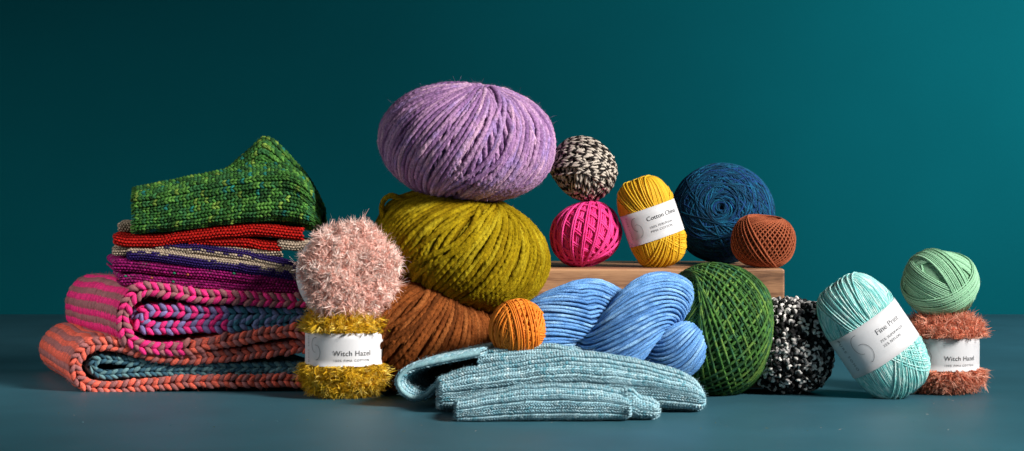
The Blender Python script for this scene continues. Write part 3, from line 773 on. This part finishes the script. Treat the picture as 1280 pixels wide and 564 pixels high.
root = empty('striped_scarf', W(230, 490, .10) * [1, 1, 0])
tag(root, 'chunky knitted scarf striped coral and brown, folded at the bottom of the stack', 'scarf', 'folded scarves')
m = Acc()
co, cb = L(240, 110, 90), L(172, 108, 106)
Dc = (-.106, .29, 0)
scarf_layer(m, [(400, 431), (367, 434), (300, 443), (266, 446), (232, 448), (198, 445), (171, 438), (141, 431), (117, 431), (102, 441), (94, 455), (97, 471), (111, 482), (138, 485), (181, 482), (232, 477), (279, 476), (316, 476), (367, 476), (400, 477)],
            .055, Dc, .0155, .0076, alt(co, cb))
fuzz(m, 45000, .006, None, out=.4, width=.00018, curl=1.8)
m.build('outer_fabric', M_wool, parent=root)
m = Acc(); te, tb = L(64, 104, 122), L(110, 150, 156)
scarf_layer(m, [(400, 458), (300, 459), (232, 457), (165, 452), (126, 449), (115, 457), (122, 466), (138, 468), (175, 465), (232, 464), (300, 466), (400, 467)], .062, Dc, .0110, .0072, alt(te, tb), depth_n=20)
fuzz(m, 4000, .005, None, out=.5)
m.build('inner_fabric', M_wool, parent=root)

root = empty('striped_scarf', W(260, 443, .10))
tag(root, 'chunky knitted scarf striped hot pink and brown, lying on the coral scarf', 'scarf', 'folded scarves')
Dp = (-.13, .29, 0)
m = Acc(); pi, pb = L(240, 52, 130), L(160, 104, 108)
xs = W(228, 0, .055)[0]
scarf_layer(m, [(400, 377), (333, 375), (293, 372), (249, 370), (212, 364), (181, 362), (165, 370), (155, 386), (153, 401), (156, 418), (168, 429), (192, 436), (225, 436), (266, 429), (299, 423), (350, 415), (400, 412)],
            .050, Dp, .0160, .0080, alt(pi, pb, (co, cb, lambda P: (P[..., 0] > xs) & (P[..., 2] < .09))))
fuzz(m, 45000, .006, None, out=.4, width=.00018, curl=1.8)
m.build('outer_fabric', M_wool, parent=root)
m = Acc(); pv = L(128, 118, 168)
xs2 = W(285, 0, .055)[0]
scarf_layer(m, [(400, 393), (286, 392), (232, 390), (198, 388), (180, 391), (173, 400), (180, 408), (200, 410), (232, 408), (279, 407), (333, 405), (400, 403)], .056, Dp, .0165, .0078,
            alt(pi, pv, (L(60, 110, 130), L(110, 120, 160), lambda P: P[..., 0] > xs2)), depth_n=22)
fuzz(m, 6000, .005, None, out=.5)
m.build('inner_fabric', M_wool, parent=root)

# ------------------------------------------------------------------ garter stitch layers
BT = [bump_template()]
def slab(m, pts, Y, depth, dx, thick, colfn, bump=.0042, seed=0, endcap=True):
    """folded thin layer: centre line pts (photo px) at depth Y, runs back `depth` and sideways dx; rounded front and left edges, all bumps"""
    P3 = np.array([W(x, y, Y) for x, y in pts]); f, Ln = curve2(P3); h = thick / 2
    nv = int(Ln / bump); arc = PI * h + .05 * 2 * 0 ; top = .16
    tot = arc + 2 * top; nu = int(tot / (bump * .92))
    def S(u, v):
        c = f(v); s = (u - .5) * tot
        end = np.clip(v * Ln / (h * 1.0), 0.0, 1); hh = h * np.sqrt(np.clip(1 - (1 - end) ** 2, .03, 1))
        a = np.clip(s / h, -PI / 2, PI / 2); ex = np.maximum(np.abs(s) - arc / 2, 0)
        z = hh * np.sin(a); y = -hh * np.cos(a) * .9 + h + ex
        x = dx * ex / max(depth, .01)
        wob = .0016 * n1(v * Ln / .02 + seed, seed) * np.cos(a)
        return c + np.stack([x, y + 0 * v, z + wob], -1)
    e = 1e-3; a = S(np.array(.5 + e), np.array(.5)) - S(np.array(.5 - e), np.array(.5)); b = S(np.array(.5), np.array(.5 + e)) - S(np.array(.5), np.array(.5 - e))
    fl = 1 if np.cross(a, b)[1] < 0 else -1
    g = lambda U, V: colfn(U, V, S(U, V))
    # bumps are wide along the path: swap u and v for the template
    S2 = lambda u, v: S(v, u)
    knit(m, S2, nv, nu, lambda U, V: g(V, U), BT, thick=np.array([[bump * .9]]), flip=-fl, stagger=True, base=True)

mg = [L(128, 12, 88), L(150, 20, 104), L(108, 8, 74)]
def mcol(U, V, P):
    c = np.array(mg)[R_.integers(0, 3, U.shape)]
    r = R_.uniform(size=U.shape)[..., None]
    c = np.where(r > .985, L(40, 120, 90), c); c = np.where((r > .975) & (r <= .985), L(160, 90, 60), c); return c
m = Acc()
slab(m, [(139, 332), (160, 332), (200, 336), (250, 342), (300, 347), (352, 352), (400, 354)], .062, .2, -.05, .0155, mcol, seed=3)
slab(m, [(148, 351), (170, 351), (200, 354), (240, 357), (300, 361), (352, 364), (400, 366)], .062, .2, -.05, .0140, mcol, seed=8)
fuzz(m, 5000, .003, None, out=.5, width=.00012)
finish(m, 'folded_knit', M_knit, W(250, 370, .1), 'magenta garter stitch knitting folded double on the pink scarf', 'folded knitting', 'folded garter stitch knitting')

crm, nvy = L(176, 158, 138), L(40, 22, 86)
def plain(c, j=.12):
    return lambda U, V, P: c * (1 + j * R_.normal(size=U.shape)[..., None])
def split(c1, c2, zoff, pts, Y):
    xs_ = [W(x, y, Y)[0] for x, y in pts]; zs = [W(x, y, Y)[2] for x, y in pts]
    def g(U, V, P):
        zc = np.interp(P[..., 0], xs_, zs); jag = .0010 * np.sign(np.sin(P[..., 0] * 1400))
        return np.where((P[..., 2] > zc + zoff + jag)[..., None], c1, c2) * (1 + .12 * R_.normal(size=U.shape)[..., None])
    return g
m = Acc()
p1 = [(157, 318), (185, 319), (220, 323), (265, 330), (315, 336), (352, 343), (400, 350)]
slab(m, p1, .060, .19, -.05, .0150, split(crm, nvy, .0034, p1, .060), bump=.0036, seed=13)
p2 = [(190, 308), (230, 310), (275, 316), (310, 321), (345, 328), (372, 336), (400, 345)]
slab(m, p2, .064, .19, -.05, .0130, split(nvy, crm, -.0008, p2, .064), bump=.0036, seed=17)
fuzz(m, 3000, .003, None, out=.5, width=.00012)
finish(m, 'folded_knit', M_knit, W(270, 340, .1), 'navy and cream striped knitting folded between the magenta and red layers', 'folded knitting', 'folded garter stitch knitting')

red = L(176, 22, 14)
root = empty('folded_knit', W(260, 312, .1)); tag(root, 'red knitting with cream edging, folded directly under the green knitting', 'folded knitting', 'folded garter stitch knitting')
m = Acc()
slab(m, [(140, 299), (165, 301), (205, 300), (240, 294), (284, 289), (330, 288), (378, 293)], .060, .20, -.03, .0145, plain(red), seed=21)
slab(m, [(232, 304), (262, 302), (300, 304), (330, 307), (350, 309)], .066, .19, -.03, .0120, plain(red * .9), seed=25)
fuzz(m, 2500, .003, None, out=.5, width=.00012)
m.build('red_fabric', M_knit, parent=root)
m = Acc()
slab(m, [(146, 284), (170, 284), (210, 284), (250, 284)], .085, .18, -.03, .0105, plain(crm * .8), seed=31, bump=.0036)
slab(m, [(139, 314), (160, 314), (200, 311), (240, 309), (300, 314), (352, 316)], .068, .18, -.03, .0100, plain(crm * .8), seed=35, bump=.0036)
slab(m, [(346, 305), (360, 306), (380, 308), (398, 309)], .064, .18, -.03, .0125, plain(crm), seed=37, bump=.0036)
m.build('cream_edging', M_knit, parent=root)

# ------------------------------------------------------------------ green tweed knitting
def tweed(U, V, *a):
    base = np.array([L(46, 92, 38), L(62, 112, 46), L(38, 80, 38), L(80, 128, 54), L(50, 102, 56)])[R_.integers(0, 5, U.shape)]
    r = R_.uniform(size=U.shape)[..., None]
    base = np.where(r > .95, L(110, 140, 58), base); base = np.where((r > .91) & (r <= .95), L(30, 104, 92), base)
    return base
def body(m, topc, botc, Y, dep, nu, nv, colfn, temps, thick, ribs=5, ribamp=.0016, back=.5, pw=.75, front_only=False, endl=.06, endr=.10, ribfn=None, yfn=None, zsink=0, leanx=0.0, sag=.0026):
    """puffy folded knit: for v along x the section is a flattened loop between the bottom curve and the top curve, `dep` thick from front to back"""
    ft, _ = curve2(np.array(topc, float)); fb, _ = curve2(np.array(botc, float))
    # even spacing of the stitches round the section
    mh = np.mean([abs(b_[1] - t_[1]) for t_, b_ in zip(topc, botc)]) / 2 / FPX * (Y + D0)
    a_ = np.linspace(-PI, PI, 2001); z_ = np.sign(np.sin(a_)) * np.abs(np.sin(a_)) ** pw * mh; y_ = -np.sign(np.cos(a_)) * np.abs(np.cos(a_)) ** pw * dep / 2
    l_ = np.concatenate([[0], np.cumsum(np.hypot(np.diff(z_), np.diff(y_)))]); l_ /= l_[-1]
    def S(u, v):
        T, B = ft(v), fb(v); a = np.interp(u, l_, a_)
        Yv = Y + (yfn(v) if yfn else 0 * v)
        en = np.minimum(np.clip(v / endl, 0, 1), np.clip((1 - v) / endr, 0, 1)) if endl > 0 else np.clip((1 - v) / endr, 0, 1)
        en = np.sqrt(np.clip(1 - (1 - en) ** 2, .002, 1))
        mid = (T + B) / 2; hy = (B - T)[..., 1] / 2
        ca, sa = np.cos(a), np.sin(a)
        z = np.sign(sa) * np.abs(sa) ** pw; y = -np.sign(ca) * np.abs(ca) ** pw
        YY = Yv + dep * (1 + y * (.35 + .65 * en)) / 2 * 1.0
        PX = mid[..., 0]; PY = mid[..., 1] - z * hy
        d = Yv + D0
        X = (PX - 640) / FPX * d; Z = ZC - (PY - 230) / FPX * d
        Pp = np.stack([X + leanx * (YY - Yv), YY, Z], -1)
        Pp[..., 2] += sag * n3(Pp, 28, 5) * np.clip(Pp[..., 2] / .03, 0, 1); Pp[..., 1] += sag * n3(Pp, 30, 6); return Pp
    e = 1e-3; a = S(np.array(.5 + e), np.array(.5)) - S(np.array(.5 - e), np.array(.5)); b = S(np.array(.5), np.array(.5 + e)) - S(np.array(.5), np.array(.5 - e))
    fl = 1 if np.cross(a, b)[1] < 0 else -1
    rib = ribfn or (lambda U, V: ribamp * np.cos(U * 2 * PI * ribs))
    rb = lambda U, V: rib(U, V) * np.clip(np.minimum(V, 1 - V) / .05, 0, 1)
    knit(m, S, nu, nv, colfn, temps, thick=np.array([[thick]]), flip=fl, rib=rb)
    return S
VK = slant([leg_template(-1, 4, 5, w=.52, th=1.0, arch=.12, over=1.4, x0=.25, x1=.25), leg_template(1, 4, 5, w=.52, th=1.0, arch=.12, over=1.4, x0=.25, x1=.25)], .22)
VW = slant([leg_template(-1, 5, 5, w=.30, th=.85, arch=.2, over=1.35, x0=.25, x1=.25), leg_template(1, 5, 5, w=.30, th=.85, arch=.2, over=1.35, x0=.25, x1=.25)], .30)
CJ[0] = .26
root = empty('tweed_hat', W(280, 292, .1)); tag(root, 'green tweed knitted hat folded into a point on top of the stack', 'knitted hat')
m = Acc()
body(m, [(162, 238), (200, 231), (245, 221), (290, 212), (330, 206), (362, 205), (382, 218), (393, 240)],
     [(165, 298), (200, 296), (250, 290), (300, 284), (340, 282), (365, 283), (385, 286), (396, 290)], .05, .15, 48, 52, tweed, VK, .0046, ribs=9, ribamp=.0022, pw=.62, endl=.03, endr=.12, leanx=-.15)
fuzz(m, 5000, .004, None, out=.5, width=.00012)
m.build('folded_brim', M_knit, parent=root)
m = Acc()
body(m, [(262, 221), (285, 207), (305, 192), (322, 179), (334, 173), (350, 183), (368, 202), (384, 225), (398, 268)],
     [(262, 262), (285, 270), (305, 275), (322, 278), (340, 280), (355, 282), (370, 285), (385, 288), (398, 292)], .10, .12, 46, 36, tweed, VK, .0046, ribs=8, ribamp=.0030, pw=.8, endl=.05, endr=.10)
fuzz(m, 3000, .004, None, out=.5, width=.00012)
m.build('pointed_crown', M_knit, parent=root)

CJ[0] = .11
# ------------------------------------------------------------------ pale blue ribbed mittens
def ice(U, V, *a):
    b = np.array([L(146, 180, 190), L(138, 173, 184), L(156, 188, 197), L(120, 164, 177), L(142, 176, 187)])[R_.integers(0, 5, U.shape)]
    r = R_.uniform(size=U.shape)[..., None]
    b = np.where(r > .96, L(172, 196, 202), b); return np.where((r > .92) & (r <= .96), L(96, 150, 164), b)
def ribs_of(n, amp):
    return lambda U, V: amp * (np.clip(np.cos(U * 2 * PI * n) * 1.8, -1, 1))
root = empty('ribbed_mitten', W(690, 516, -.15) * [1, 1, 0]); tag(root, 'pale blue ribbed mitten with its cuff folded open, rear one of the pair', 'mitten', 'pair of pale blue mittens')
m = Acc()   # long body
body(m, [(538, 480), (580, 468), (640, 457), (700, 449), (760, 453), (820, 465), (860, 476), (876, 485), (884, 499)],
     [(552, 515), (600, 519), (660, 522), (720, 522), (780, 520), (830, 517), (862, 517), (876, 515), (884, 508)], -.19, .13, 48, 98, ice, VW, .0042, ribfn=ribs_of(13, .0017), pw=.85, endl=.02, endr=.06)
fuzz(m, 22000, .0055, None, out=.5, width=.00013)
m.build('mitten_body', M_knit, parent=root)
m = Acc()   # folded cuff at the back: an open flattened tube with thickness
def cuff(m):
    top = [(596, 446), (640, 439), (690, 437), (726, 446), (748, 458)]; bot = [(598, 476), (640, 480), (690, 482), (726, 482), (748, 480)]
    body(m, top, bot, -.13, .13, 38, 48, ice, VW, .0042, ribfn=ribs_of(9, .0017), pw=.85, endl=0, endr=.12)
    # the turned-back sheet round the opening
    path = [(600, 441), (575, 446), (540, 453), (512, 461), (498, 474), (502, 488), (516, 497), (532, 494), (546, 482), (566, 474), (598, 470)]
    P3 = np.array([W(x, y, -.13) for x, y in path]); f, Ln = curve2(P3)
    for k, off in ((0, .0024), (1, -.0024)):
        def Ss(u, v, off=off):
            e = 1e-3; c = f(v); t = unit(f(v + e) - f(v - e)); n = unit(np.cross(t, [0, 1., 0]))
            return c + n * off + np.asarray(u)[..., None] * np.array([.035, .15, 0])
        nn = -1 if k else 1
        knit(m, Ss, 26, int(Ln / .0038), ice, VW, thick=np.array([[.0038]]), flip=nn if False else (1 if k else -1), rib=ribs_of(11, .0010))
    # rolled rim of the sheet
    v = np.linspace(0, 1, 90); c = f(v)[None]; tubes(m, c, np.broadcast_to([0, -1., 0], c.shape), 0.0030, sides=8, colfn=lambda s: palette(s, [L(120, 164, 174), L(150, 186, 192)], .004, 3, 1, .1), slub=.15)
cuff(m)
fuzz(m, 16000, .0055, None, out=.5, width=.00013)
m.build('folded_cuff', M_knit, parent=root)
root = empty('ribbed_mitten', W(690, 528, -.25) * [1, 1, 0]); tag(root, 'pale blue ribbed mitten in front, with a small turned thumb end', 'mitten', 'pair of pale blue mittens')
m = Acc()
body(m, [(562, 508), (600, 499), (650, 489), (700, 486), (745, 488), (775, 493), (791, 500)],
     [(573, 528), (600, 529), (650, 529), (700, 529), (745, 528), (775, 527), (788, 524)], -.275, .085, 34, 68, ice, VW, .0042, ribfn=ribs_of(9, .0016), pw=.85, endl=.02, endr=.02)
fuzz(m, 12000, .005, None, out=.5, width=.00013)
m.build('mitten_body', M_knit, parent=root)
m = Acc()
body(m, [(778, 491), (792, 490), (800, 499), (815, 503), (826, 510)], [(778, 526), (790, 526), (800, 526), (815, 525), (824, 520)], -.262, .05, 22, 13, ice, VW, .0040, ribfn=ribs_of(6, .0012), pw=.85, endl=.05, endr=.25)
fuzz(m, 3000, .004, None, out=.5, width=.00013)
m.build('thumb', M_knit, parent=root)

# ------------------------------------------------------------------ lint shed on the table
m = Acc(); n = 90; rg = np.random.default_rng(12)
p = np.c_[rg.uniform(-.6, .6, n), rg.uniform(-.36, -.02, n), np.full(n, .0006)]; a = rg.uniform(0, 2 * PI, n)
ribbons(m, p, np.c_[np.cos(a), np.sin(a), 0 * a + .05], rg.uniform(.001, .004, n), np.full(n, .00035), np.array([L(150, 180, 185), L(190, 170, 160), L(170, 150, 60)])[rg.integers(0, 3, n)], seg=3, curl=.5, r=rg)
for V_ in m.V: V_[:, 2] = np.abs(V_[:, 2])
m.build('lint', M_wool)['kind'] = 'stuff'

# ------------------------------------------------------------------ light
def area(name, loc, target, size, power, col=(1, 1, 1), sy=None, spread=180):
    l = bpy.data.lights.new(name, 'AREA'); l.energy = power; l.color = col; l.size = size; l.spread = math.radians(spread)
    if sy: l.shape = 'RECTANGLE'; l.size_y = sy
    o = bpy.data.objects.new(name, l); o.location = loc
    o.rotation_euler = (Vector(target) - Vector(loc)).to_track_quat('-Z', 'Y').to_euler(); COL.objects.link(o)
area('key_light', (1.85, -1.33, 1.40), (-.10, -.16, .05), .62, 13.6, (1, .96, .91), spread=52)
area('backdrop_light', (1.60, .25, .95), (1.0, 1.45, .30), .8, 22, (.97, 1, 1), spread=140)
area('side_light', (-1.08, -.12, .42), (-.55, .16, .08), .25, .62, (1, .96, .92), spread=80)
area('fill_light', (-1.2, -2.4, 1.2), (0, 0, .15), 1.4, .55, (.85, .93, 1), spread=70)
w = bpy.data.worlds.new('World'); scene.world = w; w.use_nodes = True
w.node_tree.nodes['Background'].inputs[0].default_value = (.5, .62, .7, 1); w.node_tree.nodes['Background'].inputs[1].default_value = .05

# ------------------------------------------------------------------ camera
cam = bpy.data.cameras.new('camera'); co_ = bpy.data.objects.new('camera', cam); COL.objects.link(co_)
co_.location = (0, -D0, ZC); co_.rotation_euler = (PI / 2, 0, 0)
cam.sensor_width = 36; cam.lens = 36 * FPX / 1280; cam.shift_y = -52 / 1280; cam.clip_end = 50; cam.clip_start = .05
scene.camera = co_
scene.view_settings.view_transform = 'Standard'; scene.view_settings.look = 'None'; scene.view_settings.exposure = 0; scene.view_settings.gamma = 1
scene.cycles.use_denoising = True
